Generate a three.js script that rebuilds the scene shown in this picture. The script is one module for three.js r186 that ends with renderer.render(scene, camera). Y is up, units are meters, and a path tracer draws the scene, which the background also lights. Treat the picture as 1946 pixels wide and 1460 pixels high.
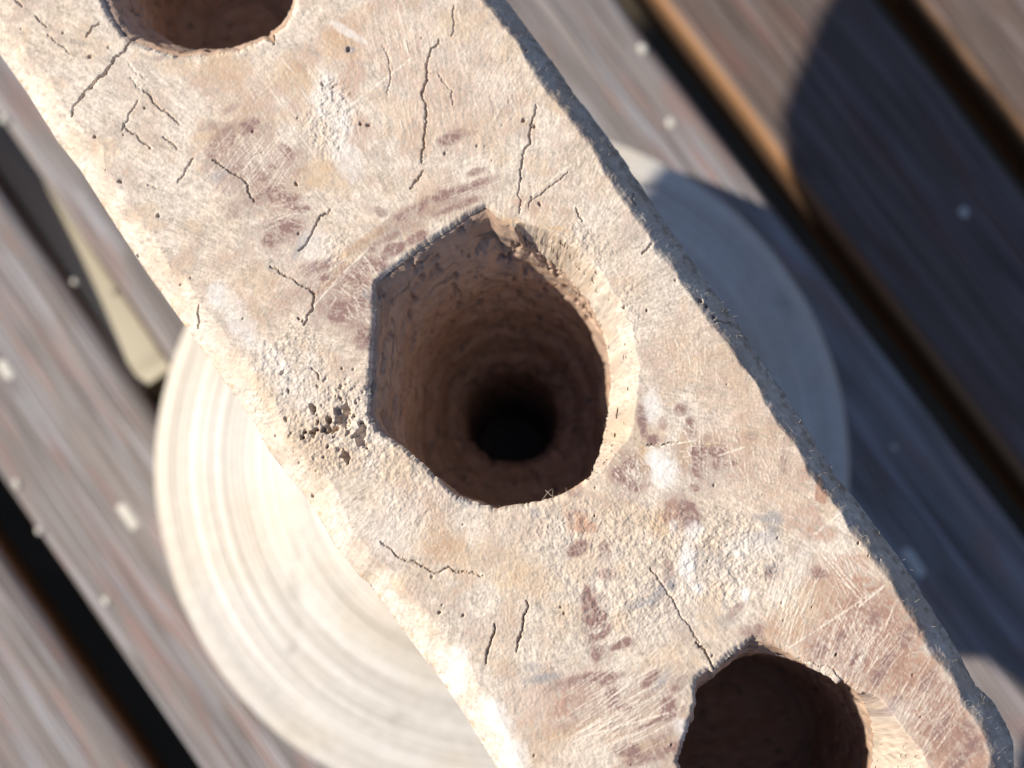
import * as THREE from 'three';
import { mergeGeometries } from 'three/addons/utils/BufferGeometryUtils.js';

// ------------------------------------------------------------------ camera, sky, sun, exposure
const PW = 1946, PH = 1460, TOP = 0.160;             // size of the photograph; height of the block's top above the table
const FOV = 30, FPX = PH / 2 / Math.tan(FOV * Math.PI / 360), TILT = Math.atan((1200 - 730) / FPX);
const V3 = (x, y, z) => new THREE.Vector3(x, y, z);
const fwd = V3(0, -Math.cos(TILT), -Math.sin(TILT)), upv = V3(1, 0, 0).cross(fwd);
const ray = (px, py) => fwd.clone().add(V3((px - PW / 2) / FPX, 0, 0)).addScaledVector(upv, (PH / 2 - py) / FPX);
const eye = V3(0, TOP, 0).addScaledVector(ray(945, 690), -0.0957e-3 * FPX);
const at = (px, py, y) => { const r = ray(px, py); return eye.clone().addScaledVector(r, (y - eye.y) / r.y); };   // a pixel on a level plane

const scene = new THREE.Scene();
const camera = new THREE.PerspectiveCamera(FOV, PW / PH, 0.01, 60);
camera.position.copy(eye);
camera.up.copy(upv);
camera.lookAt(eye.clone().add(fwd));
camera.focus = at(1150, 900, TOP).sub(eye).dot(fwd);
camera.userData.fStop = 9.5;

const SUN_EL = 38 * Math.PI / 180, SUN_AZ = 8 * Math.PI / 180;
const toSun = V3(-Math.cos(SUN_EL) * Math.cos(SUN_AZ), Math.sin(SUN_EL), -Math.cos(SUN_EL) * Math.sin(SUN_AZ));
const sun = new THREE.DirectionalLight(new THREE.Color(1.0, 0.93, 0.82), 4.6);
sun.position.copy(toSun.clone().multiplyScalar(3));
sun.castShadow = true; sun.shadow.radius = 2.0; sun.shadow.mapSize.set(4096, 4096);
Object.assign(sun.shadow.camera, { left: -0.6, right: 0.6, top: 0.6, bottom: -0.6, near: 0.5, far: 8 });
scene.add(sun, sun.target);
{ // clear blue sky
  const w = 256, h = 128, d = new Float32Array(w * h * 4);
  for (let j = 0; j < h; j++) for (let i = 0; i < w; i++) {
    const el = (j + 0.5) / h * Math.PI - Math.PI / 2, s = Math.max(0, Math.sin(el)), k = Math.pow(1 - s, 3), o = (j * w + i) * 4;
    const below = el < 0;
    d[o] = below ? 0.16 : 0.19 + 0.53 * k; d[o + 1] = below ? 0.14 : 0.31 + 0.52 * k; d[o + 2] = below ? 0.12 : 0.62 + 0.30 * k; d[o + 3] = 1;
  }
  const t = new THREE.DataTexture(d, w, h, THREE.RGBAFormat, THREE.FloatType);
  t.mapping = THREE.EquirectangularReflectionMapping; t.magFilter = THREE.LinearFilter; t.needsUpdate = true;
  scene.background = t; scene.environment = t;
  scene.backgroundIntensity = scene.environmentIntensity = 0.38;
}
const renderer = new THREE.WebGLRenderer({ antialias: true });
renderer.toneMapping = THREE.LinearToneMapping;
renderer.toneMappingExposure = 1.54;
renderer.shadowMap.enabled = true;

// ------------------------------------------------------------------ helpers
let seed = 7;
const rnd = () => { seed = (seed + 0x6D2B79F5) | 0; let t = Math.imul(seed ^ (seed >>> 15), 1 | seed); t = (t + Math.imul(t ^ (t >>> 7), 61 | t)) ^ t; return ((t ^ (t >>> 14)) >>> 0) / 4294967296; };
const rr = (a, b) => a + (b - a) * rnd();
const clamp = (x, a = 0, b = 1) => x < a ? a : x > b ? b : x;
const sst = (a, b, x) => { const t = clamp((x - a) / (b - a)); return t * t * (3 - 2 * t); };
const mix = (a, b, t) => a + (b - a) * t;
const hsh = (x, y, s) => { let h = Math.imul(x, 374761393) + Math.imul(y, 668265263) + Math.imul(s, 1274126177); h = Math.imul(h ^ (h >>> 13), 1103515245); return ((h ^ (h >>> 16)) >>> 0) / 4294967296; };
function vn(x, y, s = 0) { // value noise, 0..1
  const xi = Math.floor(x), yi = Math.floor(y); let u = x - xi, v = y - yi; u = u * u * (3 - 2 * u); v = v * v * (3 - 2 * v);
  const a = hsh(xi, yi, s), b = hsh(xi + 1, yi, s), c = hsh(xi, yi + 1, s), d = hsh(xi + 1, yi + 1, s);
  return a + (b - a) * u + (c - a) * v + (a - b - c + d) * u * v;
}
const fbm = (x, y, o, s = 0) => { let r = 0, k = 0.5, n = 0; for (let i = 0; i < o; i++) { r += k * vn(x, y, s + i); n += k; x = x * 2.03 + 17.1; y = y * 2.03 - 9.7; k *= 0.5; } return r / n; };
const srgb8 = (x) => Math.round(255 * clamp(x <= 0.0031308 ? 12.92 * x : 1.055 * Math.pow(x, 1 / 2.4) - 0.055));
function colorTex(w, h, f) { // f(i, j) -> linear rgb
  const d = new Uint8Array(w * h * 4);
  for (let j = 0; j < h; j++) for (let i = 0; i < w; i++) { const c = f(i, j), o = (j * w + i) * 4; d[o] = srgb8(c[0]); d[o + 1] = srgb8(c[1]); d[o + 2] = srgb8(c[2]); d[o + 3] = 255; }
  const t = new THREE.DataTexture(d, w, h); t.colorSpace = THREE.SRGBColorSpace; t.magFilter = THREE.LinearFilter; t.wrapS = t.wrapT = THREE.RepeatWrapping; t.needsUpdate = true; return t;
}
function grayTex(w, h, f) {
  const d = new Uint8Array(w * h * 4);
  for (let j = 0; j < h; j++) for (let i = 0; i < w; i++) { const c = Math.round(255 * clamp(f(i, j))), o = (j * w + i) * 4; d[o] = d[o + 1] = d[o + 2] = c; d[o + 3] = 255; }
  const t = new THREE.DataTexture(d, w, h); t.magFilter = THREE.LinearFilter; t.wrapS = t.wrapT = THREE.RepeatWrapping; t.needsUpdate = true; return t;
}
function geo(pos, idx, uv) {
  const g = new THREE.BufferGeometry();
  g.setAttribute('position', new THREE.BufferAttribute(pos instanceof Float32Array ? pos : new Float32Array(pos), 3));
  if (uv) g.setAttribute('uv', new THREE.BufferAttribute(uv instanceof Float32Array ? uv : new Float32Array(uv), 2));
  g.setIndex(new THREE.BufferAttribute(idx instanceof Uint32Array ? idx : new Uint32Array(idx), 1));
  g.computeVertexNormals(); return g;
}
function mesh(name, g, m, parent = scene) { const o = new THREE.Mesh(g, m); o.name = name; o.castShadow = o.receiveShadow = true; parent.add(o); return o; }
function thing(name, label, category, p = [0, 0, 0]) { const g = new THREE.Group(); g.name = name; g.position.set(...p); g.userData = { label, category }; scene.add(g); return g; }

// ------------------------------------------------------------------ ground below the table
{
  const m = new THREE.MeshStandardMaterial({ color: new THREE.Color(0.16, 0.13, 0.09), roughness: 1 });
  m.map = colorTex(256, 256, (i, j) => { const n = fbm(i / 12, j / 12, 4, 3), s = 0.55 + 0.7 * n; return [0.3 * s, 0.27 * s, 0.22 * s]; });
  m.map.repeat.set(20, 20);
  const g = mesh('ground', new THREE.PlaneGeometry(30, 30).rotateX(-Math.PI / 2), m);
  g.position.y = -0.74; g.userData.kind = 'structure';
}

// ------------------------------------------------------------------ the slatted table
const SA = 54.6 * Math.PI / 180, sdir = [Math.cos(SA), Math.sin(SA)], snor = [Math.sin(SA), -Math.cos(SA)];
const table = thing('slatted_table', 'dark weathered slatted garden table under the pale holder', 'table');
const slatMaps = [0, 1, 2, 3, 4, 5].map((k) => {
  const tone = k < 3 ? [0.84, 0.85, 0.88] : [0.46, 0.375, 0.34];   // the boards on one side kept more of their brown oil
  const W = 1024, H = 256; // along 0.8 m, across 0.064 m
  const streak = new Float32Array(W * H);
  const c = colorTex(W, H, (i, j) => {
    const wob = 6 * fbm(i / 90, j / 60, 2, 40 + k);
    const y = j + wob, a = fbm(i / 80, y / 3.0, 3, 50 + k), b = fbm(i / 160, y / 13, 3, 60 + k), p = fbm(i / 26, y / 16, 3, 70 + k), f = vn(i / 34, y / 1.25, 80 + k);
    let s = 0.44 * a + 0.2 * b + 0.36 * f; s = clamp((s - 0.26) / 0.46);
    streak[j * W + i] = s;
    let r = mix(0.085, 0.33, s), g = mix(0.071, 0.28, s), bl = mix(0.066, 0.25, s);
    const red = sst(0.52, 0.75, p) * 0.5; r *= 1 + 0.35 * red; g *= 1 - 0.12 * red; bl *= 1 - 0.2 * red;
    const ash = sst(0.55, 0.72, fbm(i / 40, y / 5, 2, 90 + k)) * 0.65; r = mix(r, 0.36, ash); g = mix(g, 0.35, ash); bl = mix(bl, 0.36, ash);
    const v = j / H, worn = k < 3 ? 0 : 0.8 * (1 - sst(0.03, 0.065, v + 0.04 * (a - 0.5))); // rubbed arrises show the brown wood
    return [mix(r * tone[0], 0.30 * (0.7 + 0.6 * a), worn), mix(g * tone[1], 0.15 * (0.7 + 0.6 * a), worn), mix(bl * tone[2], 0.06 * (0.7 + 0.6 * a), worn)];
  });
  const b = grayTex(W, H, (i, j) => streak[j * W + i]);
  return [c, b];
});
const slatMats = slatMaps.map(([c, b]) => new THREE.MeshStandardMaterial({ map: c, bumpMap: b, bumpScale: 0.0005, roughness: 0.72 }));
const slatEdgeMat = new THREE.MeshStandardMaterial({ roughness: 0.8, map: colorTex(512, 32, (i, j) => { const s = 0.7 + 0.6 * fbm(i / 30, j / 3, 3, 7); return [0.15 * s, 0.07 * s, 0.026 * s]; }) });
// gaps between slats: [offset of the gap from the table's middle, direction in degrees, width]
const gaps = [...Array.from({ length: 13 }, (_, k) => [-0.245 - 0.0615 * (13 - k), 53.6, 0.009]), [-0.245, 53.4, 0.009], [-0.1835, 53.4, 0.009], [-0.1262, 53.3, 0.0122], [-0.0680, 54.1, 0.0118], [-0.0063, 54.5, 0.009], [0.0555, 54.8, 0.009], [0.1174, 55.05, 0.0106], [0.1826, 55.7, 0.0106], [0.249, 55.7, 0.009], [0.315, 55.7, 0.009]];
const gapAt = (g, t, s) => { const k = (g[1] * Math.PI / 180 - SA); return g[0] - t * Math.tan(k) + s * g[2] / 2; };
const SL = 0.95, slats = [];
for (let i = 0; i + 1 < gaps.length; i++) {
  const n = 130, pos = [], uv = [], idx = [], pos2 = [], idx2 = [], uv2 = [];
  const R = 0.0036, th = 0.021, arc = 5;
  const cols = 26;
  for (let s = 0; s <= n; s++) {
    const t = mix(-SL, SL, s / n), a0 = gapAt(gaps[i], t, 1) + 0.0006 * (fbm(t * 40, i * 9, 2, 5) - 0.5), a1 = gapAt(gaps[i + 1], t, -1) + 0.0006 * (fbm(t * 40, i * 9 + 4, 2, 6) - 0.5);
    const put = (P, U, a, y, u, v) => { P.push(sdir[0] * t + snor[0] * a, y, sdir[1] * t + snor[1] * a); U.push(u, v); };
    const w = a1 - a0;
    for (let c = 0; c <= cols; c++) { // top with rounded shoulders
      let a, y;
      if (c <= arc) { const q = c / arc * Math.PI / 2; a = a0 + R * (1 - Math.sin(q)) ; a = a0 + R - R * Math.cos(q); y = -R + R * Math.sin(q); }
      else if (c >= cols - arc) { const q = (cols - c) / arc * Math.PI / 2; a = a1 - R + R * Math.cos(q); y = -R + R * Math.sin(q); }
      else { const f = (c - arc) / (cols - 2 * arc); a = mix(a0 + R, a1 - R, f); y = 0; }
      const f = (a - a0) / w; y += -0.0005 * Math.pow(2 * f - 1, 2) ;
      put(pos, uv, a, y - 0.0, (t + i * 0.37) / 0.8, 0.02 + 0.96 * f);
    }
    const yl = -R - 0.0005;
    put(pos2, uv2, a0, yl, t / 0.4, 0.9); put(pos2, uv2, a0, -th, t / 0.4, 0.1); put(pos2, uv2, a1, -th, t / 0.4, 0.9); put(pos2, uv2, a1, yl, t / 0.4, 0.1);
  }
  const q = (I, w, r, c) => { const a = r * w + c, b = a + 1, d = a + w, e = d + 1; I.push(a, b, d, b, e, d); };
  for (let r = 0; r < n; r++) { for (let c = 0; c < cols; c++) q(idx, cols + 1, r, c); for (let c = 0; c < 3; c++) { const a = r * 4 + c; idx2.push(a, a + 4, a + 1, a + 1, a + 4, a + 5); } }
  // close the ends
  const cap = (r) => { const b = r * 4; idx2.push(...(r ? [b, b + 1, b + 2, b, b + 2, b + 3] : [b, b + 2, b + 1, b, b + 3, b + 2])); };
  cap(0); cap(n);
  const slat = mesh('slat', geo(pos, idx, uv), slatMats[i % 3 + (i >= 19 ? 3 : 0)], table);
  mesh('slat_edge', geo(pos2, idx2, uv2), slatEdgeMat, slat);
  slats.push(slat);
}
{ // rails and legs that carry the slats
  const m = new THREE.MeshStandardMaterial({ color: new THREE.Color(0.13, 0.085, 0.05), roughness: 0.8 });
  const box = (name, t, a, y, lt, la, ly) => { const o = mesh(name, new THREE.BoxGeometry(lt, ly, la), m, table); o.position.set(sdir[0] * t + snor[0] * a, y, sdir[1] * t + snor[1] * a); o.rotation.y = -SA; };
  for (const t of [-0.8, 0.8]) { box('cross_rail', t, -0.365, -0.0435, 0.05, 1.3, 0.044); for (const a of [-0.98, 0.26]) box('leg', t, a, -0.403, 0.05, 0.05, 0.674); }
  for (const a of [-1.03, 0.305]) box('apron', 0, a, -0.0665, 1.545, 0.02, 0.09);
  // pale wedge of wood pushed into one gap, sloping up to the foot of the holder
  const p0 = at(-60, 190, -0.01), p1 = at(305, 716, -0.006);
  const t0 = p0.x * sdir[0] + p0.z * sdir[1], t1 = p1.x * sdir[0] + p1.z * sdir[1], N = 24, pos = [], idx = [];
  for (let s = 0; s <= N; s++) {
    const f = s / N, t = mix(t0, t1, f), y = mix(-0.0165, -0.0026, Math.pow(f, 1.5)) - 0.003 * Math.pow(Math.max(0, (f - 0.93) / 0.07), 2), a0 = gapAt(gaps[16], t, -1) + 0.0003, a1 = gapAt(gaps[16], t, 1) - 0.0003;
    for (const [a, yy] of [[a0, -0.026], [a0, y - 0.001], [a0 + 0.001, y], [a1 - 0.001, y], [a1, y - 0.001], [a1, -0.026]]) pos.push(sdir[0] * t + snor[0] * a, yy, sdir[1] * t + snor[1] * a);
    if (s) for (let c = 0; c < 5; c++) { const b = (s - 1) * 6 + c; idx.push(b, b + 1, b + 6, b + 1, b + 7, b + 6); }
  }
  for (const b of [0, N * 6]) for (let c = 1; c < 5; c++) idx.push(...(b ? [b, b + c + 1, b + c] : [b, b + c, b + c + 1]));
  mesh('wedge', geo(pos, idx), new THREE.MeshStandardMaterial({ color: new THREE.Color(0.37, 0.325, 0.24), roughness: 0.85 }), table);
}
{ // pale flecks of dried paint on the slats
  const m = new THREE.MeshStandardMaterial({ color: new THREE.Color(0.55, 0.52, 0.46), roughness: 0.8 });
  for (const [px, py, l, w, k] of [[242, 982, 62, 20, 3], [200, 1142, 16, 14, 3], [72, 1010, 14, 10, 3], [30, 920, 18, 12, 3], [1738, 1070, 60, 22, 6], [1832, 402, 20, 16, 7], [1275, 232, 22, 15, 6], [10, 703, 40, 20, 3], [1222, 92, 22, 14, 6], [140, 535, 14, 10, 3], [5, 225, 16, 14, 3], [1700, 850, 14, 10, 6]]) {
    const c = at(px, py, 0.0006), n = 14, pos = [c.x, 0.0009, c.z], idx = [];
    const L = l * 0.154e-3 / 2, B = w * 0.154e-3 / 2;
    for (let i = 0; i < n; i++) { const q = i / n * Math.PI * 2, r = 0.8 + 0.4 * rnd(), e = Math.pow(Math.abs(Math.cos(q)), 0.6) * Math.sign(Math.cos(q)) * L * r, f = Math.sin(q) * B * r; pos.push(c.x + sdir[0] * e + snor[0] * f, 0.0001, c.z + sdir[1] * e + snor[1] * f); idx.push(0, 1 + (i + 1) % n, 1 + i); }
    mesh('paint_fleck', geo(pos, idx), m, table.children.filter((o) => o.name === 'slat')[Math.min(k + 13, slats.length - 1)]);
  }
}

// ------------------------------------------------------------------ the holder
const holder = thing('socketed_holder', 'weathered pale wooden holder with three drilled sockets on a round turned base', 'holder');
const BA = 54.4 * Math.PI / 180, bd = [Math.cos(BA), Math.sin(BA)], bn = [Math.sin(BA), -Math.cos(BA)];   // along the block; across it, towards its shaded side
const toTA = (x, z) => [x * bd[0] + z * bd[1], x * bn[0] + z * bn[1]];
const toXZ = (t, a) => [t * bd[0] + a * bn[0], t * bd[1] + a * bn[1]];
const pxTA = (px, py, y = TOP) => { const p = at(px, py, y); return toTA(p.x, p.z); };
const PX = 0.0957e-3;

// outline of the block (traced at the lower edge of its worn chamfer)
const outlinePx = [[945, 1460], [884, 1360], [838, 1291], [781, 1218], [700, 1107], [685, 1096], [636, 1034], [590, 956], [545, 899], [512, 858], [484, 804], [422, 718], [364, 636], [284, 525], [252, 478], [201, 399], [151, 320], [108, 266], [54, 180], [0, 103], [-70, 10], [-130, -76], [-165, -140],
  [-155, -210], [-65, -400], [55, -640], [165, -860], [235, -940], [285, -940], [350, -845], [440, -720], [525, -600], [640, -450], [720, -338], [830, -185], [966, 0], [997, 41], [1027, 82], [1060, 127], [1091, 173], [1126, 218], [1157, 259], [1184, 296], [1259, 408], [1330, 512], [1374, 573], [1399, 605], [1440, 671], [1505, 764], [1555, 841], [1593, 907], [1628, 945], [1668, 1000], [1722, 1073], [1768, 1145], [1818, 1226], [1860, 1305], [1894, 1337], [1917, 1379], [1931, 1414], [1933, 1460], [1915, 1520], [1860, 1590], [1740, 1680], [1600, 1780], [1470, 1850], [1370, 1880], [1290, 1870], [1220, 1810], [1110, 1680]];
const outline = outlinePx.map(([x, y]) => pxTA(x, y, TOP - 0.0045));
function sdPoly(P, x, y) { // positive inside
  let d = 1e9, s = false;
  for (let i = 0, j = P.length - 1; i < P.length; j = i++) {
    const ax = P[j][0], ay = P[j][1], ex = P[i][0] - ax, ey = P[i][1] - ay, wx = x - ax, wy = y - ay, q = clamp((wx * ex + wy * ey) / (ex * ex + ey * ey));
    const dx = wx - ex * q, dy = wy - ey * q; d = Math.min(d, dx * dx + dy * dy);
    if ((P[i][1] > y) !== (ay > y) && x < (ax - P[i][0]) * (y - P[i][1]) / (ay - P[i][1]) + P[i][0]) s = !s;
  }
  return (s ? 1 : -1) * Math.sqrt(d);
}
// rims of the three sockets
const holes = [
  { c: [945, 690], rim: [[715, 536], [735, 520], [754, 505], [790, 478], [826, 453], [858, 432], [885, 414], [910, 402], [924, 394], [932, 400], [944, 412], [960, 420], [975, 430, .001], [996, 452, .006], [1030, 484, .009], [1070, 514, .011], [1102, 552, .012], [1122, 580, .013], [1146, 630, .014], [1157, 680, .014], [1161, 722, .014], [1158, 770, .014], [1150, 815, .013], [1140, 862, .010], [1120, 908, .005], [1098, 926, .001], [1052, 946], [998, 957], [944, 966], [894, 952], [862, 939], [794, 871], [754, 840], [717, 817], [702, 785], [708, 677], [713, 613]],
    outer: [[975, 424], [1010, 430], [1050, 440], [1090, 462], [1130, 506], [1160, 550], [1186, 592], [1204, 650], [1211, 722], [1206, 790], [1183, 842], [1143, 896], [1098, 928]],
    bore: [0.0026, -0.0004, 0.0203], lip: 0.020, steps: [[0.020, 1], [0.036, 0.98], [0.041, 0.92], [0.052, 0.88], [0.056, 0.78], [0.063, 0.72], [0.066, 0.60], [0.070, 0.53], [0.132, 0.46]] },
  { c: [385, -110], rim: [[194, 0], [203, 18], [216, 40], [230, 60], [248, 76], [273, 86], [306, 97], [342, 108], [368, 103], [396, 104], [422, 98], [450, 95], [478, 84], [504, 72], [516, 62], [521, 80], [526, 60], [540, 50], [550, 34], [558, 18], [561, 0], [578, -80], [566, -180], [510, -270], [410, -315], [300, -295], [215, -215], [180, -110]],
    bore: [0.0012, 0.0003, 0.0166], lip: 0.010, steps: [[0.010, 1], [0.030, 0.98], [0.040, 0.92], [0.043, 0.6], [0.044, 0.0]] },
  { c: [1530, 1460], rim: [[1296, 1470], [1288, 1447], [1299, 1411], [1312, 1370], [1322, 1340], [1320, 1310], [1326, 1288], [1348, 1272], [1356, 1280], [1363, 1270], [1384, 1250], [1409, 1231], [1432, 1211], [1456, 1218], [1481, 1231], [1510, 1250], [1540, 1268], [1570, 1284], [1592, 1300], [1601, 1292], [1614, 1306, .002], [1634, 1326, .008], [1652, 1360, .014], [1659, 1400, .016], [1658, 1430, .017], [1652, 1470, .017], [1640, 1530, .015], [1640, 1600, .008], [1640, 1660, .002], [1650, 1680], [1540, 1700], [1420, 1670], [1330, 1600], [1300, 1530]],
    outer: [[1612, 1304], [1640, 1314], [1674, 1330], [1700, 1365], [1725, 1398], [1750, 1425], [1762, 1460], [1764, 1540], [1730, 1620], [1650, 1680]],
    bore: [-0.0012, 0.0005, 0.0200], lip: 0.020, steps: [[0.020, 1], [0.032, 0.99], [0.060, 0.95], [0.073, 0.9], [0.074, 0.0]] },
];
for (const h of holes) {
  const c = at(h.c[0], h.c[1], TOP); h.x = c.x; h.z = c.z; [h.t, h.a] = toTA(c.x, c.z);
  const polar = (L) => L.map(([x, y, dep = 0.0004]) => { const p = at(x, y, TOP - dep), dx = p.x - c.x, dz = p.z - c.z; return [Math.atan2(dz, dx), Math.hypot(dx, dz), dep]; }).sort((a, b) => a[0] - b[0]);
  const P = polar(h.rim), O = h.outer && polar(h.outer), lerpA = (L, q, n) => { if (q <= L[0][0] || q >= L[L.length - 1][0]) return 0; let i = 0; while (L[i + 1][0] < q) i++; return mix(L[i][n], L[i + 1][n], (q - L[i][0]) / (L[i + 1][0] - L[i][0])); };
  h.spread = (q) => O ? Math.max(0, lerpA(O, q, 1) - h.R0(q)) : 0;   // how far the broken slope reaches out from the bore
  h.fall = (q) => Math.max(0, lerpA(P, q, 2) - 0.0004);              // and how deep it goes
  h.R0 = (q) => { // radius of the rim towards angle q
    while (q < P[0][0]) q += 2 * Math.PI; while (q >= P[0][0] + 2 * Math.PI) q -= 2 * Math.PI;
    let i = P.length - 1; while (P[i][0] > q) i--;
    const A = P[i], B = i + 1 < P.length ? P[i + 1] : [P[0][0] + 2 * Math.PI, P[0][1]], f = (q - A[0]) / (B[0] - A[0]);
    // straight facets between the traced corners
    const ax = A[1] * Math.cos(A[0]), ay = A[1] * Math.sin(A[0]), bx = B[1] * Math.cos(B[0]), by = B[1] * Math.sin(B[0]);
    const cr = ax * by - ay * bx, den = Math.cos(q) * (by - ay) - Math.sin(q) * (bx - ax);
    const r = Math.abs(den) > 1e-9 ? cr / den : mix(A[1], B[1], f);
    return r;
  };
  h.R = (q) => { const w2 = (q % 6.28318531 + 6.28318531) % 6.28318531, wr = sst(5.9, 6.2832, w2), nz = (u) => fbm(u * 60, h.t * 999, 3, 21); return h.R0(q) + 0.0006 * ((wr > 0 ? mix(nz(w2), nz(w2 - 6.28318531), wr) : nz(w2)) - 0.5);
  };
}

// ---- height and colour of the block's top, as fields over (t, a)
const T0 = -0.195, T1 = 0.132, A0 = -0.0475, A1 = 0.0475, FW = 2048, FH = 1 + Math.round((A1 - A0) / ((T1 - T0) / (FW - 1)));
const fx = (t) => (t - T0) / (T1 - T0) * (FW - 1), fy = (a) => (a - A0) / (T1 - T0) * (FW - 1);
const CELL = (T1 - T0) / (FW - 1);
const Hf = new Float32Array(FW * FH), Rough = new Float32Array(FW * FH), Cr = new Float32Array(FW * FH), Cg = new Float32Array(FW * FH), Cb = new Float32Array(FW * FH);
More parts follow.
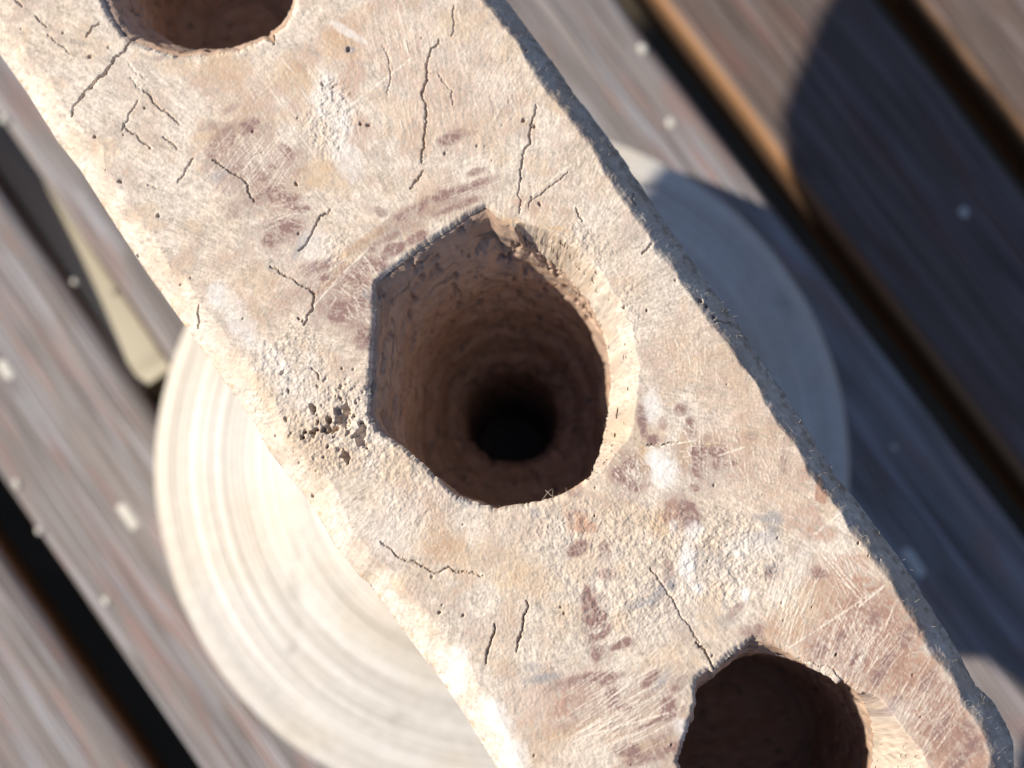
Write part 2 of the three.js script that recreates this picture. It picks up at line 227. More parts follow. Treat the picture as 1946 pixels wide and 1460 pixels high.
// patches: [px, py, rx, ry, degrees, strength] by kind
const deg = Math.PI / 180;
const patches = {
  plum: [[500, 340, 95, 70, -40, .5], [470, 270, 70, 40, -35, .4], [540, 420, 50, 50, 0, .5], [650, 560, 75, 70, -45, .55], [690, 620, 30, 60, 0, .5], [1335, 875, 62, 60, 0, .45], [1200, 900, 40, 50, 0, .55], [1300, 970, 40, 40, 0, .5], [1170, 1340, 120, 50, -20, .42], [1130, 1190, 30, 70, -8, .5], [760, 430, 100, 24, -27, .5], [860, 375, 85, 26, -18, .45], [1640, 1230, 120, 70, -60, .4], [1780, 1370, 60, 100, -30, .4], [1250, 1400, 80, 60, -30, .35], [440, 205, 22, 10, -30, .5], [410, 240, 28, 15, 0, .5], [475, 240, 30, 18, -30, .9], [425, 268, 22, 42, 35, .7], [465, 300, 52, 35, -20, .5], [545, 290, 12, 22, -30, .9], [490, 325, 48, 26, 10, .7], [515, 368, 34, 22, -15, 1], [555, 378, 20, 18, 0, 1], [572, 398, 20, 10, 0, .9], [540, 428, 30, 17, 10, 1], [525, 450, 30, 15, -20, .9], [480, 390, 22, 10, 40, .5], [400, 310, 14, 32, 35, .45],
    [612, 505, 36, 17, -25, .9], [622, 527, 26, 9, -10, .8], [585, 512, 20, 20, 0, .6], [665, 530, 42, 26, -45, .7], [695, 500, 22, 14, -40, .9], [718, 503, 19, 14, -30, 1.1], [747, 475, 24, 14, -30, 1.1], [642, 590, 30, 25, -30, .9], [692, 560, 24, 30, 0, .8], [692, 640, 18, 32, 0, .8], [660, 612, 30, 20, 0, .5], [702, 475, 13, 8, 0, .8], [725, 402, 15, 10, 30, .7], [742, 450, 38, 8, -30, .6], [792, 452, 26, 11, -30, .9],
    [905, 350, 42, 11, -18, .7], [845, 372, 60, 12, -18, .8], [780, 402, 50, 13, -28, .7], [870, 392, 50, 9, -22, .8], [905, 325, 20, 9, -15, .7], [852, 265, 26, 13, -20, .9], [878, 253, 30, 9, 0, .5],
    [1222, 800, 12, 32, 0, .9], [1240, 835, 13, 10, 0, .9], [1260, 805, 8, 12, 0, .6], [1295, 780, 15, 12, 0, .9], [1312, 800, 10, 10, 0, .9], [1310, 817, 14, 20, 0, .7], [1330, 862, 16, 18, 40, 1.1], [1365, 858, 17, 14, 30, 1.1], [1330, 892, 15, 18, 0, 1], [1370, 885, 15, 10, 0, .7], [1395, 880, 13, 8, 0, .8], [1320, 927, 12, 10, 0, .9], [1195, 880, 17, 14, 0, .8], [1180, 905, 19, 20, 0, .9], [1205, 925, 15, 14, 0, .8], [1312, 975, 20, 26, 0, 1.1], [1430, 830, 13, 10, 0, .5], [1490, 880, 10, 25, 0, .6],
    [1100, 1042, 23, 13, -40, .9], [1150, 1050, 12, 20, 0, .7], [1155, 1090, 21, 12, 0, .5], [1120, 1152, 14, 32, -8, 1.1], [1140, 1177, 17, 14, 0, 1.1], [1140, 1201, 23, 12, -25, 1.2], [1135, 1242, 16, 17, 0, 1.1], [1180, 1226, 26, 8, -25, 1], [1270, 1080, 10, 20, 0, .7], [1400, 1160, 26, 7, -40, .6], [1300, 1202, 26, 20, 0, .4], [1432, 1200, 22, 12, 0, .7],
    [1140, 1290, 42, 13, -10, .9], [1080, 1300, 40, 13, -15, .7], [1165, 1325, 14, 20, 0, 1.1], [1185, 1346, 19, 8, -10, 1.1], [1236, 1290, 26, 9, -45, 1], [1170, 1376, 16, 14, 0, .9], [1270, 1345, 17, 23, 0, 1], [1290, 1302, 26, 9, -45, .7], [1250, 1371, 52, 8, -25, .9], [1190, 1426, 26, 13, 0, .9], [1270, 1410, 30, 24, 0, .6], [1230, 1440, 62, 14, -20, .7],
    [1560, 1232, 30, 14, -60, .8], [1600, 1215, 30, 12, -60, .9], [1632, 1250, 34, 12, -60, .9], [1680, 1270, 36, 12, -60, .9], [1720, 1215, 30, 12, -60, .8], [1700, 1340, 30, 10, -60, .8], [1762, 1300, 34, 12, -60, .7], [1790, 1380, 34, 11, -55, .7], [1830, 1440, 40, 12, -50, .7], [1850, 1400, 14, 30, -30, .7], [1660, 1180, 26, 12, -60, .7], [1560, 1090, 16, 12, 0, .8], [1470, 1090, 16, 12, 0, .7], [1050, 930, 22, 10, -25, .5], [300, 110, 14, 8, 0, .5], [1090, 930, 20, 14, 0, .6]],
  red: [[1680, 1240, 90, 130, -40, .85], [1800, 1400, 60, 110, -30, .85], [1600, 1120, 60, 60, 0, .6], [1480, 1210, 90, 40, -20, .4], [860, 200, 120, 100, 0, .3], [700, 80, 130, 70, 0, .35], [470, 180, 110, 60, 30, .3], [1430, 850, 90, 90, 0, .3], [1050, 1340, 100, 70, -20, .4], [560, 540, 60, 60, 0, .3], [660, 165, 30, 60, 20, .6], [730, 10, 46, 24, 0, .5], [682, 250, 26, 42, 0, .6], [840, 150, 40, 34, 0, .35], [950, 130, 42, 22, 0, .4], [985, 190, 30, 20, 0, .35], [900, 205, 40, 20, 0, .3], [1095, 990, 26, 24, 0, .9], [1118, 1002, 20, 10, 0, .8], [1090, 1330, 62, 30, -20, .6], [1050, 1352, 44, 40, 0, .35], [1470, 900, 62, 62, 0, .35], [1530, 900, 16, 16, 0, .7], [1530, 985, 42, 30, 0, .6], [1562, 1012, 30, 20, 0, .7], [1425, 795, 26, 18, 0, .45], [1562, 932, 12, 30, 0, 1.6], [1650, 1150, 60, 50, 0, .75], [1620, 1222, 72, 50, 0, .85], [1700, 1232, 40, 62, 0, .85], [1762, 1322, 42, 72, -30, .85], [1822, 1422, 44, 62, -20, .75], [1560, 1242, 42, 30, 0, .75], [1520, 1192, 52, 30, 0, .45], [1580, 1102, 42, 40, 0, .55], [1622, 1082, 32, 32, 0, .7], [1276, 975, 18, 26, 0, .9], [250, 60, 40, 30, 0, .3], [420, 150, 50, 40, 0, .3], [580, 110, 40, 30, 0, .45], [1010, 390, 40, 14, 10, .5], [1060, 520, 60, 40, 0, .2], [760, 120, 40, 60, 0, .3], [820, 350, 50, 40, 0, .25], [1280, 660, 60, 60, 0, .25], [1380, 760, 50, 50, 0, .25], [540, 560, 40, 40, 0, .3], [820, 960, 50, 40, 40, .35], [1000, 1000, 60, 30, 0, .25], [840, 1040, 40, 30, 0, .35]],
  ochre: [[640, 90, 40, 40, 0, .6], [560, 150, 50, 40, 0, .45], [420, 130, 60, 40, 0, .4], [600, 330, 40, 30, 40, .5], [690, 460, 60, 10, -35, .8], [640, 520, 60, 8, -45, .8], [1225, 870, 12, 30, 0, .9], [1300, 860, 14, 40, 0, .7], [1345, 845, 40, 8, -5, .8], [1260, 990, 20, 30, 0, .6], [1500, 1180, 60, 30, -50, .6], [1560, 1150, 60, 40, -60, .5], [1620, 1320, 60, 30, -50, .35], [830, 1040, 60, 30, 20, .55], [1000, 1100, 60, 40, 0, .4], [1090, 1390, 60, 14, -20, .6], [1240, 1420, 60, 12, -20, .5], [970, 420, 40, 8, 8, .9], [1060, 435, 22, 5, 5, .9], [870, 50, 60, 40, 0, .35], [450, 250, 80, 60, 0, .3], [1700, 1300, 60, 30, -60, .4], [1430, 750, 40, 25, -40, .4], [380, 260, 20, 14, 0, .5]],
  white: [[630, 205, 40, 70, -25, .8], [660, 300, 30, 50, -20, .7], [600, 470, 34, 40, 20, .5], [1258, 885, 24, 38, -22, 1.4], [1318, 1008, 18, 18, 0, .8], [1308, 1072, 15, 46, 6, 1.1], [1330, 1118, 14, 12, 0, 1.2], [1418, 1130, 8, 14, 0, 1.5], [1280, 1000, 10, 14, 0, .8], [520, 700, 60, 30, 50, .5], [590, 740, 60, 60, 0, .3], [760, 1000, 50, 60, 0, .35], [860, 1270, 30, 40, 0, .7], [940, 1360, 40, 22, 60, 1], [980, 1440, 24, 40, -30, .9], [450, 600, 26, 70, -30, .7], [410, 560, 16, 24, 0, .9], [1300, 1390, 16, 34, -30, .9], [1500, 1090, 60, 26, -50, .4], [1440, 1040, 50, 30, 0, .5], [1240, 770, 16, 36, 0, .9], [1100, 560, 30, 60, -25, .5], [1690, 1350, 40, 26, 0, .3], [1780, 1230, 30, 14, 0, .4], [660, 60, 40, 10, 35, .9]],
  slate: [[1250, 1130, 26, 12, -50, .9], [1215, 1147, 22, 9, -20, .8], [1276, 1110, 8, 14, 0, .9], [1465, 985, 26, 12, 0, .8], [1470, 1005, 14, 8, 0, .9], [1450, 1020, 30, 14, 0, .6], [1260, 1290, 24, 8, -50, .7], [1030, 1290, 40, 8, -10, .8], [1010, 1270, 20, 10, 0, .6], [420, 330, 24, 14, -40, .7], [570, 470, 12, 30, 30, .7], [700, 555, 14, 14, 0, .7], [1470, 1080, 20, 10, 0, .6], [1020, 975, 12, 10, 0, .6], [880, 955, 16, 8, 30, .8], [1380, 1180, 20, 14, 0, .5], [665, 95, 12, 8, 30, 1], [1340, 1060, 40, 20, 0, .4]],
};
const kinds = Object.keys(patches), mask = {};
for (const k of kinds) {
  const M = mask[k] = new Float32Array(FW * FH);
  patches[k].forEach(([x, y, rx, ry, an, st], n) => {
    const [t, a] = pxTA(x, y), [tx, ax] = pxTA(x + 1, y), ang = Math.atan2(ax - a, tx - t), s0 = 1;  // the (t, a) frame is turned and mirrored against the picture
    const ux = [tx - t, ax - a].map((v) => v / PX), [ty, ay] = pxTA(x, y + 1), uy = [ty - t, ay - a].map((v) => v / PX);
    const rad = Math.max(rx, ry) * PX * 1.7, i0 = Math.max(0, Math.floor(fx(t - rad))), i1 = Math.min(FW - 1, Math.ceil(fx(t + rad))), j0 = Math.max(0, Math.floor(fy(a - rad))), j1 = Math.min(FH - 1, Math.ceil(fy(a + rad)));
    const c = Math.cos(an * deg), s = Math.sin(an * deg);
    for (let j = j0; j <= j1; j++) for (let i = i0; i <= i1; i++) {
      const dt = i * CELL + T0 - t, da = j * CELL + A0 - a;
      const qx = (dt * ux[0] + da * ux[1]) / PX, qy = (dt * uy[0] + da * uy[1]) / PX;      // back to picture axes
      const ex = (qx * c + qy * s) / rx, ey = (-qx * s + qy * c) / ry;
      let r = Math.sqrt(ex * ex + ey * ey) + 1.0 * (fbm(i / 11, j / 11, 4, 100 + n) - 0.5);
      const v = st * (1 - sst(0.55, 1.3, r)); if (v > 0) { const o = j * FW + i; M[o] = Math.min(1.6, Math.max(M[o], v) + 0.25 * Math.min(M[o], v)); }
    }
  });
}
// smoothness of the surface by place: crumbly zones get a coarse grain
const crumbly = [[630, 220, 60, 110, 1], [640, 810, 110, 90, 1.3], [560, 700, 90, 90, .8], [640, 480, 50, 50, .5], [1150, 1010, 200, 60, .8], [1350, 1060, 130, 90, .9], [1180, 1130, 150, 90, .7], [800, 960, 90, 70, .6], [760, 880, 70, 50, .8], [1090, 480, 70, 60, .9], [1190, 600, 30, 120, .7], [1000, 1200, 120, 140, .25], [500, 760, 60, 50, .9]];
const crumb = new Float32Array(FW * FH);
for (const [x, y, rx, ry, st] of crumbly) {
  const [t, a] = pxTA(x, y), [tx, ax] = pxTA(x + 1, y), [ty, ay] = pxTA(x, y + 1), ux = [(tx - t) / PX, (ax - a) / PX], uy = [(ty - t) / PX, (ay - a) / PX];
  for (let j = 0; j < FH; j++) for (let i = 0; i < FW; i++) {
    const dt = i * CELL + T0 - t, da = j * CELL + A0 - a, ex = (dt * ux[0] + da * ux[1]) / PX / rx, ey = (dt * uy[0] + da * uy[1]) / PX / ry, r2 = ex * ex + ey * ey;
    if (r2 < 3) { const v = st * (1 - sst(0.5, 1.25, Math.sqrt(r2) + 0.6 * (fbm(i / 22, j / 22, 2, 31) - 0.5))), o = j * FW + i; if (v > crumb[o]) crumb[o] = v; }
  }
}
const sdf = new Float32Array(FW * FH);
for (let j = 0; j < FH; j += 2) for (let i = 0; i < FW; i += 2) { const v = sdPoly(outline, T0 + i * CELL, A0 + j * CELL); for (const o of [j * FW + i, j * FW + i + 1, (j + 1) * FW + i, (j + 1) * FW + i + 1]) if (o < FW * FH) sdf[o] = v; }
const hole0 = holes[0];
for (let j = 0; j < FH; j++) for (let i = 0; i < FW; i++) {
  const o = j * FW + i, n1 = fbm(i / 5.5, j / 5.5, 3, 200), n2 = fbm(i / 60, j / 60, 3, 210), n3 = vn(i / 2.1, j / 2.1, 220), n4 = fbm(i / 16, j / 16, 3, 230);
  // fibres run out from the middle socket
  const t = T0 + i * CELL, a = A0 + j * CELL, q = Math.atan2(a - hole0.a, t - hole0.t), r = Math.hypot(a - hole0.a, t - hole0.t), fib = vn(q * 110 + 5 * vn(r * 400, q * 6, 4), r * 420, 240), fib2 = vn(q * 240, r * 700, 241);
  const cr = crumb[o];
  let h = 0.00030 * (n2 - 0.5) + (0.00002 + 0.00024 * cr) * (n1 - 0.5) + (0.00002 + 0.00004 * Math.min(1, cr)) * (n3 - 0.5) + 0.00005 * (1 - Math.min(1, cr)) * (fib - 0.5);
  if (cr > 0.15) { const g = vn(i / 4.6, j / 4.6, 250), g2 = vn(i / 8.3, j / 8.3, 251); h += cr * 0.00011 * (sst(0.55, 0.8, g) + sst(0.6, 0.85, g2) - 1.3 * sst(0.62, 0.9, vn(i / 6, j / 6, 252))); }
  Hf[o] = h;
  // pigment
  let R = 0.655, G = 0.557, B = 0.458;
  const tone = 0.86 + 0.30 * (n1 - 0.5) + 0.22 * (n4 - 0.5) + 0.16 * (fib - 0.5) * (1 - Math.min(1, cr)) + 0.36 * (n3 - 0.5) + 0.34 * (fib2 - 0.5);
  R *= tone; G *= tone; B *= tone;
  const warm = sst(0.42, 0.72, n2) * 0.35; R = mix(R, 0.58 * tone, warm); G = mix(G, 0.44 * tone, warm); B = mix(B, 0.31 * tone, warm);
  const grit = sst(0.6, 0.8, vn(i / 3.3, j / 3.3, 260)) * 0.35 * Math.min(1, cr); R = mix(R, 0.46, grit); G = mix(G, 0.37, grit); B = mix(B, 0.3, grit);
  const brk = clamp(0.48 + 2.0 * (n1 - 0.45) + 1.2 * (n3 - 0.45) + 1.0 * (fib2 - 0.45) + 0.9 * (fib - 0.42), 0.03, 1); // worn through: pale flecks stay
  const mot = sst(0.5, 0.68, fbm(i / 34, j / 34, 4, 270)), mot2 = sst(0.52, 0.7, fbm(i / 26, j / 26, 4, 280));
  const ap = (m, c, k) => { const v = clamp(m * k); R = mix(R, c[0], v); G = mix(G, c[1], v); B = mix(B, c[2], v); };
  ap(mot, [0.50, 0.35, 0.22], 0.12 + 0.35 * brk); ap(mot2 * (1 - Math.min(1, cr)), [0.36, 0.24, 0.19], 0.05 + 0.34 * brk);
  ap(mask.ochre[o], [0.50, 0.33, 0.17], 0.35 + 0.45 * brk);
  ap(mask.red[o], [0.39, 0.235, 0.165], 0.24 + 0.80 * brk);
  ap(mask.plum[o], [0.235, 0.142, 0.122], 0.30 + 0.85 * brk);
  ap(mask.slate[o], [0.24, 0.235, 0.245], 0.2 + 0.7 * brk);
  ap(mask.white[o], [0.74, 0.71, 0.67], 0.30 + 0.5 * n1);
  Cr[o] = R; Cg[o] = G; Cb[o] = B;
}
console.log('fields');
// stamping in (t, a)
function stamp(t, a, r, f) { const i0 = Math.max(0, Math.floor(fx(t - r))), i1 = Math.min(FW - 1, Math.ceil(fx(t + r))), j0 = Math.max(0, Math.floor(fy(a - r))), j1 = Math.min(FH - 1, Math.ceil(fy(a + r))); for (let j = j0; j <= j1; j++) for (let i = i0; i <= i1; i++) { const d = Math.hypot(T0 + i * CELL - t, A0 + j * CELL - a) / r; if (d < 1) f(j * FW + i, d, i, j); } }
const cut = new Float32Array(FW * FH);
function crack(pts, wpx, deep = 0.0018, jit = 1) {
  const depth = deep * 0.42;
  const P = pts.map(([x, y]) => pxTA(x, y)); let L = 0; const seg = []; for (let i = 1; i < P.length; i++) { const l = Math.hypot(P[i][0] - P[i - 1][0], P[i][1] - P[i - 1][1]); seg.push(l); L += l; }
  let s = 0; const ph = rnd() * 100;
  for (let i = 1; i < P.length; i++) {
    const n = Math.max(2, Math.ceil(seg[i - 1] / 0.00009)), dx = (P[i][0] - P[i - 1][0]) / seg[i - 1], dy = (P[i][1] - P[i - 1][1]) / seg[i - 1];
    for (let k = 0; k < n; k++) {
      const f = k / n, ss = s + f * seg[i - 1], e = Math.min(ss, L - ss) / L, j = (0.00055 * (fbm(ss * 600 + ph, 3, 3, 9) - 0.5) + 0.00012 * (vn(ss * 3600 + ph, 5, 12) - 0.5)) * 2 * jit;
      const w = Math.max(0.00011, wpx * PX * 0.28 * (0.05 + 1.6 * sst(0.25, 0.85, fbm(ss * 900 + ph, 8, 3, 10))) * sst(-0.05, 0.2, e)), t = mix(P[i - 1][0], P[i][0], f) - dy * j, a = mix(P[i - 1][1], P[i][1], f) + dx * j;
      stamp(t, a, w * 1.25, (o, d) => { const v = depth * (1 - sst(0.45, 1, d)); if (v > cut[o]) cut[o] = v; });
    }
    s += seg[i - 1];
  }
}
[[[[250, 76], [236, 95], [222, 108], [205, 130], [185, 150], [165, 172], [150, 190], [140, 205], [134, 222]], 6, .0022], [[[272, 172], [283, 182], [298, 200], [318, 216], [340, 238]], 4], [[[246, 148], [260, 162], [272, 172]], 2.5, .0008], [[[232, 238], [250, 252], [290, 280]], 3], [[[262, 190], [250, 208], [240, 225], [232, 248]], 3, .0009], [[[310, 260], [325, 270], [340, 280]], 3.4], [[[408, 300], [435, 325], [470, 352], [480, 385]], 4], [[[365, 300], [355, 325], [335, 345]], 3.4, .0012], [[[280, 352], [305, 357]], 2.8, .001],
  [[[627, 398], [612, 415], [595, 440], [580, 462], [565, 475]], 3.4], [[[512, 508], [553, 529], [580, 545], [599, 557], [590, 590], [578, 619]], 4], [[[835, 75], [823, 92], [812, 118], [810, 135]], 3.4], [[[812, 122], [808, 150], [803, 175], [806, 205], [810, 230], [806, 262], [803, 310]], 5.2, .002], [[[806, 325], [795, 345], [778, 358]], 4.4], [[[815, 135], [840, 145], [858, 170], [860, 200]], 2.6, .0008], [[[1020, 200], [1012, 245], [1006, 268], [991, 318], [987, 345]], 5], [[[987, 345], [989, 383], [985, 405]], 3, .001], [[[1078, 325], [1045, 355], [1003, 392]], 3, .001], [[[862, 12], [866, 40], [860, 70]], 3, .001], [[[733, 85], [740, 110], [738, 180]], 2.6, .0007],
  [[[723, 1030], [758, 1057], [792, 1073], [827, 1090], [853, 1078], [880, 1088], [919, 1096]], 3.8, .0016], [[[1003, 1143], [997, 1172], [990, 1210], [984, 1240]], 6, .0025], [[[942, 1188], [931, 1215], [926, 1240], [923, 1262]], 6, .0025], [[[1237, 1080], [1275, 1138], [1302, 1180], [1329, 1226]], 3.2, .0013], [[[1325, 1220], [1342, 1248], [1356, 1272]], 5.5, .0025], [[[1488, 1234], [1530, 1258], [1584, 1268], [1600, 1298]], 3, .0012], [[[1500, 1250], [1512, 1256]], 5, .002], [[[1360, 612], [1378, 608], [1396, 602]], 5, .002], [[[1238, 462], [1228, 475], [1221, 484]], 5], [[[1208, 360], [1204, 375], [1206, 385]], 4], [[[518, 60], [522, 84]], 7, .003], [[[70, 30], [88, 52]], 4], [[[90, 66], [145, 108]], 2.8, .001], [[[30, 0], [42, 14]], 3.5], [[[165, 70], [178, 52], [190, 46]], 3.4], [[[592, 700], [605, 712], [606, 722]], 3.5], [[[240, 120], [280, 150]], 2.4, .0006], [[[1120, 655], [1135, 690]], 3, .001], [[[1290, 838], [1265, 845], [1230, 850]], 3.4, .0012], [[[378, 580], [372, 620]], 4.5], [[[480, 300], [500, 290]], 2.5, .0006], [[[1095, 395], [1102, 412], [1110, 418]], 4], [[[300, 560], [315, 590]], 3]].forEach(([p, w, d]) => crack(p, w, d));
function pit(px, py, r, depth = 0.0016, el = 1, an = 0) {
  const [t, a] = pxTA(px, py), s = rnd() * 100, R = r * PX, c = Math.cos(an), si = Math.sin(an);
  stamp(t, a, R * 1.7 * Math.max(1, el), (o, d, i, j) => { const x = (T0 + i * CELL - t) / R, y = (A0 + j * CELL - a) / R, e = Math.hypot((x * c + y * si) / el, -x * si + y * c) + 1.3 * (vn(i / 3.6, j / 3.6, 300 + s) - 0.5) + 0.9 * (vn(i / 1.6, j / 1.6, 320 + s) - 0.5), v = depth * (1 - sst(0.55, 1.0, e)); if (v > cut[o]) cut[o] = v; });
}
[[545, 800, 7], [673, 790, 6], [604, 735, 5, .0009], [662, 95, 10, .0016], [562, 350, 5], [994, 228, 5], [845, 292, 6], [923, 280, 4], [935, 305, 3], [1026, 388, 5], [1015, 240, 4], [686, 235, 5], [700, 238, 5], [955, 238, 3], [1333, 570, 8, .002], [1343, 578, 6, .002], [1357, 598, 8, .002], [1345, 560, 4], [1632, 1033, 4], [575, 610, 5], [566, 607, 4], [1066, 1155, 5], [1072, 1166, 4], [1000, 92, 4], [612, 160, 6], [835, 1165, 5], [840, 1150, 3], [1590, 1245, 3], [1545, 1155, 3], [480, 250, 3], [120, 62, 4], [170, 108, 5, .001], [228, 345, 6], [200, 322, 4], [250, 478, 5], [180, 260, 5], [300, 410, 4], [275, 205, 3], [1185, 585, 5], [1230, 590, 4], [1245, 625, 5, .0008], [1010, 375, 4], [590, 940, 4], [1130, 980, 3], [720, 1150, 3], [880, 1170, 4]].forEach(([x, y, r, d]) => pit(x, y, r * 0.66, (d || 0.0016) * 0.55));
{ // crumbled cavities
  const [t, a] = pxTA(640, 824); stamp(t, a, 0.0078, (o, d, i, j) => { const v = 0.0017 * sst(0.61, 0.72, fbm(i / 12, j / 12, 4, 290) + 0.10 * (1 - d) - 0.13 * sst(0.5, 1, d)); if (v > cut[o]) cut[o] = v; });
}
for (let k = 0; k < 30; k++) { const [x, y] = k < 35 ? [rr(520, 700), rr(690, 880)] : [rr(1080, 1230), rr(430, 800)]; pit(x, y, rr(1.4, 4), rr(.0002, .0007), rr(1, 2.6), rnd() * 3); }
for (let k = 0; k < 40; k++) { const [t, a] = [rr(-.115, .115), rr(-.04, .04)], [x, z] = toXZ(t, a); const R = rr(0.0001, 0.00022), s = rnd() * 99; stamp(t, a, R * 1.6, (o, d, i, j) => { const v = 0.0005 * (1 - sst(.3, 1, d + 0.6 * (vn(i / 2, j / 2, 400 + s) - 0.5))); if (v > cut[o]) cut[o] = v; }); }
// scratches and saw marks: [px, py, spread x, spread y, degrees, jitter, length, count, pale]
const scr = (x0, y0, x1, y1, w, hgt, pale) => { const A = pxTA(x0, y0), B = pxTA(x1, y1), L = Math.hypot(B[0] - A[0], B[1] - A[1]), n = Math.ceil(L / 0.00012), ph = rnd() * 50; for (let k = 0; k <= n; k++) { const f = k / n, gp = sst(0.25, 0.5, vn(f * L * 2500 + ph, 1, 7)), e = sst(0, 0.1, Math.min(f, 1 - f)) * gp; stamp(mix(A[0], B[0], f), mix(A[1], B[1], f), w, (o, d) => { const v = e * (1 - d * d) * pale; Hf[o] += hgt * e * (1 - d) * 0.35; const T = pale > 0 ? [0.72, 0.63, 0.52] : [0.3, 0.2, 0.17]; const m = Math.abs(v) * 0.5; Cr[o] = mix(Cr[o], T[0], m); Cg[o] = mix(Cg[o], T[1], m); Cb[o] = mix(Cb[o], T[2], m); }); } };
for (const [x, y, sx, sy, an, ja, len, n, pale] of [
  [480, 300, 90, 70, -50, 8, 70, 90, .8], [430, 320, 50, 50, -52, 4, 60, 50, -.7], [500, 320, 80, 60, 55, 8, 50, 60, .7], [560, 200, 130, 110, 58, 8, 45, 160, .7], [540, 400, 60, 60, -5, 30, 40, 60, .8], [690, 560, 60, 80, 40, 40, 30, 110, .8], [640, 520, 70, 60, -45, 10, 50, 50, .7],
  [780, 80, 130, 80, 78, 8, 45, 200, .7], [760, 220, 130, 80, 85, 15, 35, 140, .6], [950, 150, 60, 90, -58, 6, 70, 60, .8], [970, 180, 60, 60, 74, 10, 40, 80, -.4], [880, 330, 100, 50, -22, 8, 60, 60, .7], [1080, 400, 90, 120, 50, 40, 25, 200, .5], [1280, 680, 100, 120, 60, 40, 25, 260, .5],
  [1330, 850, 90, 80, 40, 60, 22, 240, .8], [1200, 900, 50, 50, 70, 50, 20, 110, .8], [1450, 900, 90, 120, 60, 60, 22, 220, .6], [1500, 1150, 60, 80, -68, 12, 70, 130, .65], [1620, 1250, 110, 110, -62, 14, 80, 200, .6], [1760, 1360, 80, 110, -55, 12, 70, 160, .6], [1640, 1200, 90, 90, 60, 10, 30, 110, .5], [1600, 1070, 60, 60, 55, 20, 50, 80, .7],
  [1190, 1330, 110, 100, -35, 8, 70, 180, .75], [1240, 1200, 90, 90, -50, 10, 40, 120, .5], [1160, 1400, 100, 50, -28, 5, 110, 70, .8], [1270, 1140, 70, 60, -52, 8, 30, 60, -.6], [1150, 1200, 40, 60, -40, 25, 24, 70, .8], [800, 1050, 120, 100, 40, 40, 22, 140, .4], [950, 1150, 120, 120, 80, 30, 22, 160, .4], [300, 300, 120, 140, 52, 10, 30, 180, .5], [200, 120, 110, 90, 56, 8, 34, 160, .5], [520, 560, 80, 60, -50, 30, 30, 80, .5]])
  for (let k = 0; k < n; k++) { const px = x + (rnd() + rnd() - 1) * sx, py = y + (rnd() + rnd() - 1) * sy, q = (an + (rnd() - 0.5) * 2 * ja) * deg, l = len * rr(0.4, 1.2) / 2; scr(px - Math.cos(q) * l, py - Math.sin(q) * l, px + Math.cos(q) * l, py + Math.sin(q) * l, rr(0.00012, 0.00019), pale > 0 ? 0.00006 : -0.00006, pale * rr(0.2, 1.0)); }
for (const [x0, y0, x1, y1] of [[660, 205, 790, 105], [1100, 1405, 1290, 1352], [1480, 1245, 1690, 1110], [1630, 1155, 1685, 1110], [520, 700, 560, 690], [690, 485, 722, 530], [1545, 1020, 1605, 970], [985, 420, 1000, 380], [1560, 1050, 1640, 1145], [1570, 1050, 1640, 1135], [1640, 1500, 1600, 1560], [650, 520, 700, 470], [590, 590, 650, 520], [1000, 380, 1090, 310], [1230, 852, 1330, 838], [1360, 868, 1420, 850]]) for (let k = 0; k < 2; k++) scr(x0 + rr(-2, 2), y0 + rr(-2, 2), x1 + rr(-2, 2), y1 + rr(-2, 2), 0.0002, 0.00005, 0.75);
for (let k = 0; k < 3200; k++) { // dense net of fine pale scratches
  const [x, y] = [rr(0, 1900), rr(0, 1460)], q = rr(0, 6.28), l = rr(4, 16), b = rr(-0.5, 0.5); const mx = x + Math.cos(q) * l, my = y + Math.sin(q) * l; scr(x, y, mx, my, 0.00013, 0.00004, rr(0.25, 0.8)); scr(mx, my, mx + Math.cos(q + b) * l, my + Math.sin(q + b) * l, 0.00013, 0.00004, rr(0.25, 0.8));
}
console.log('marks');
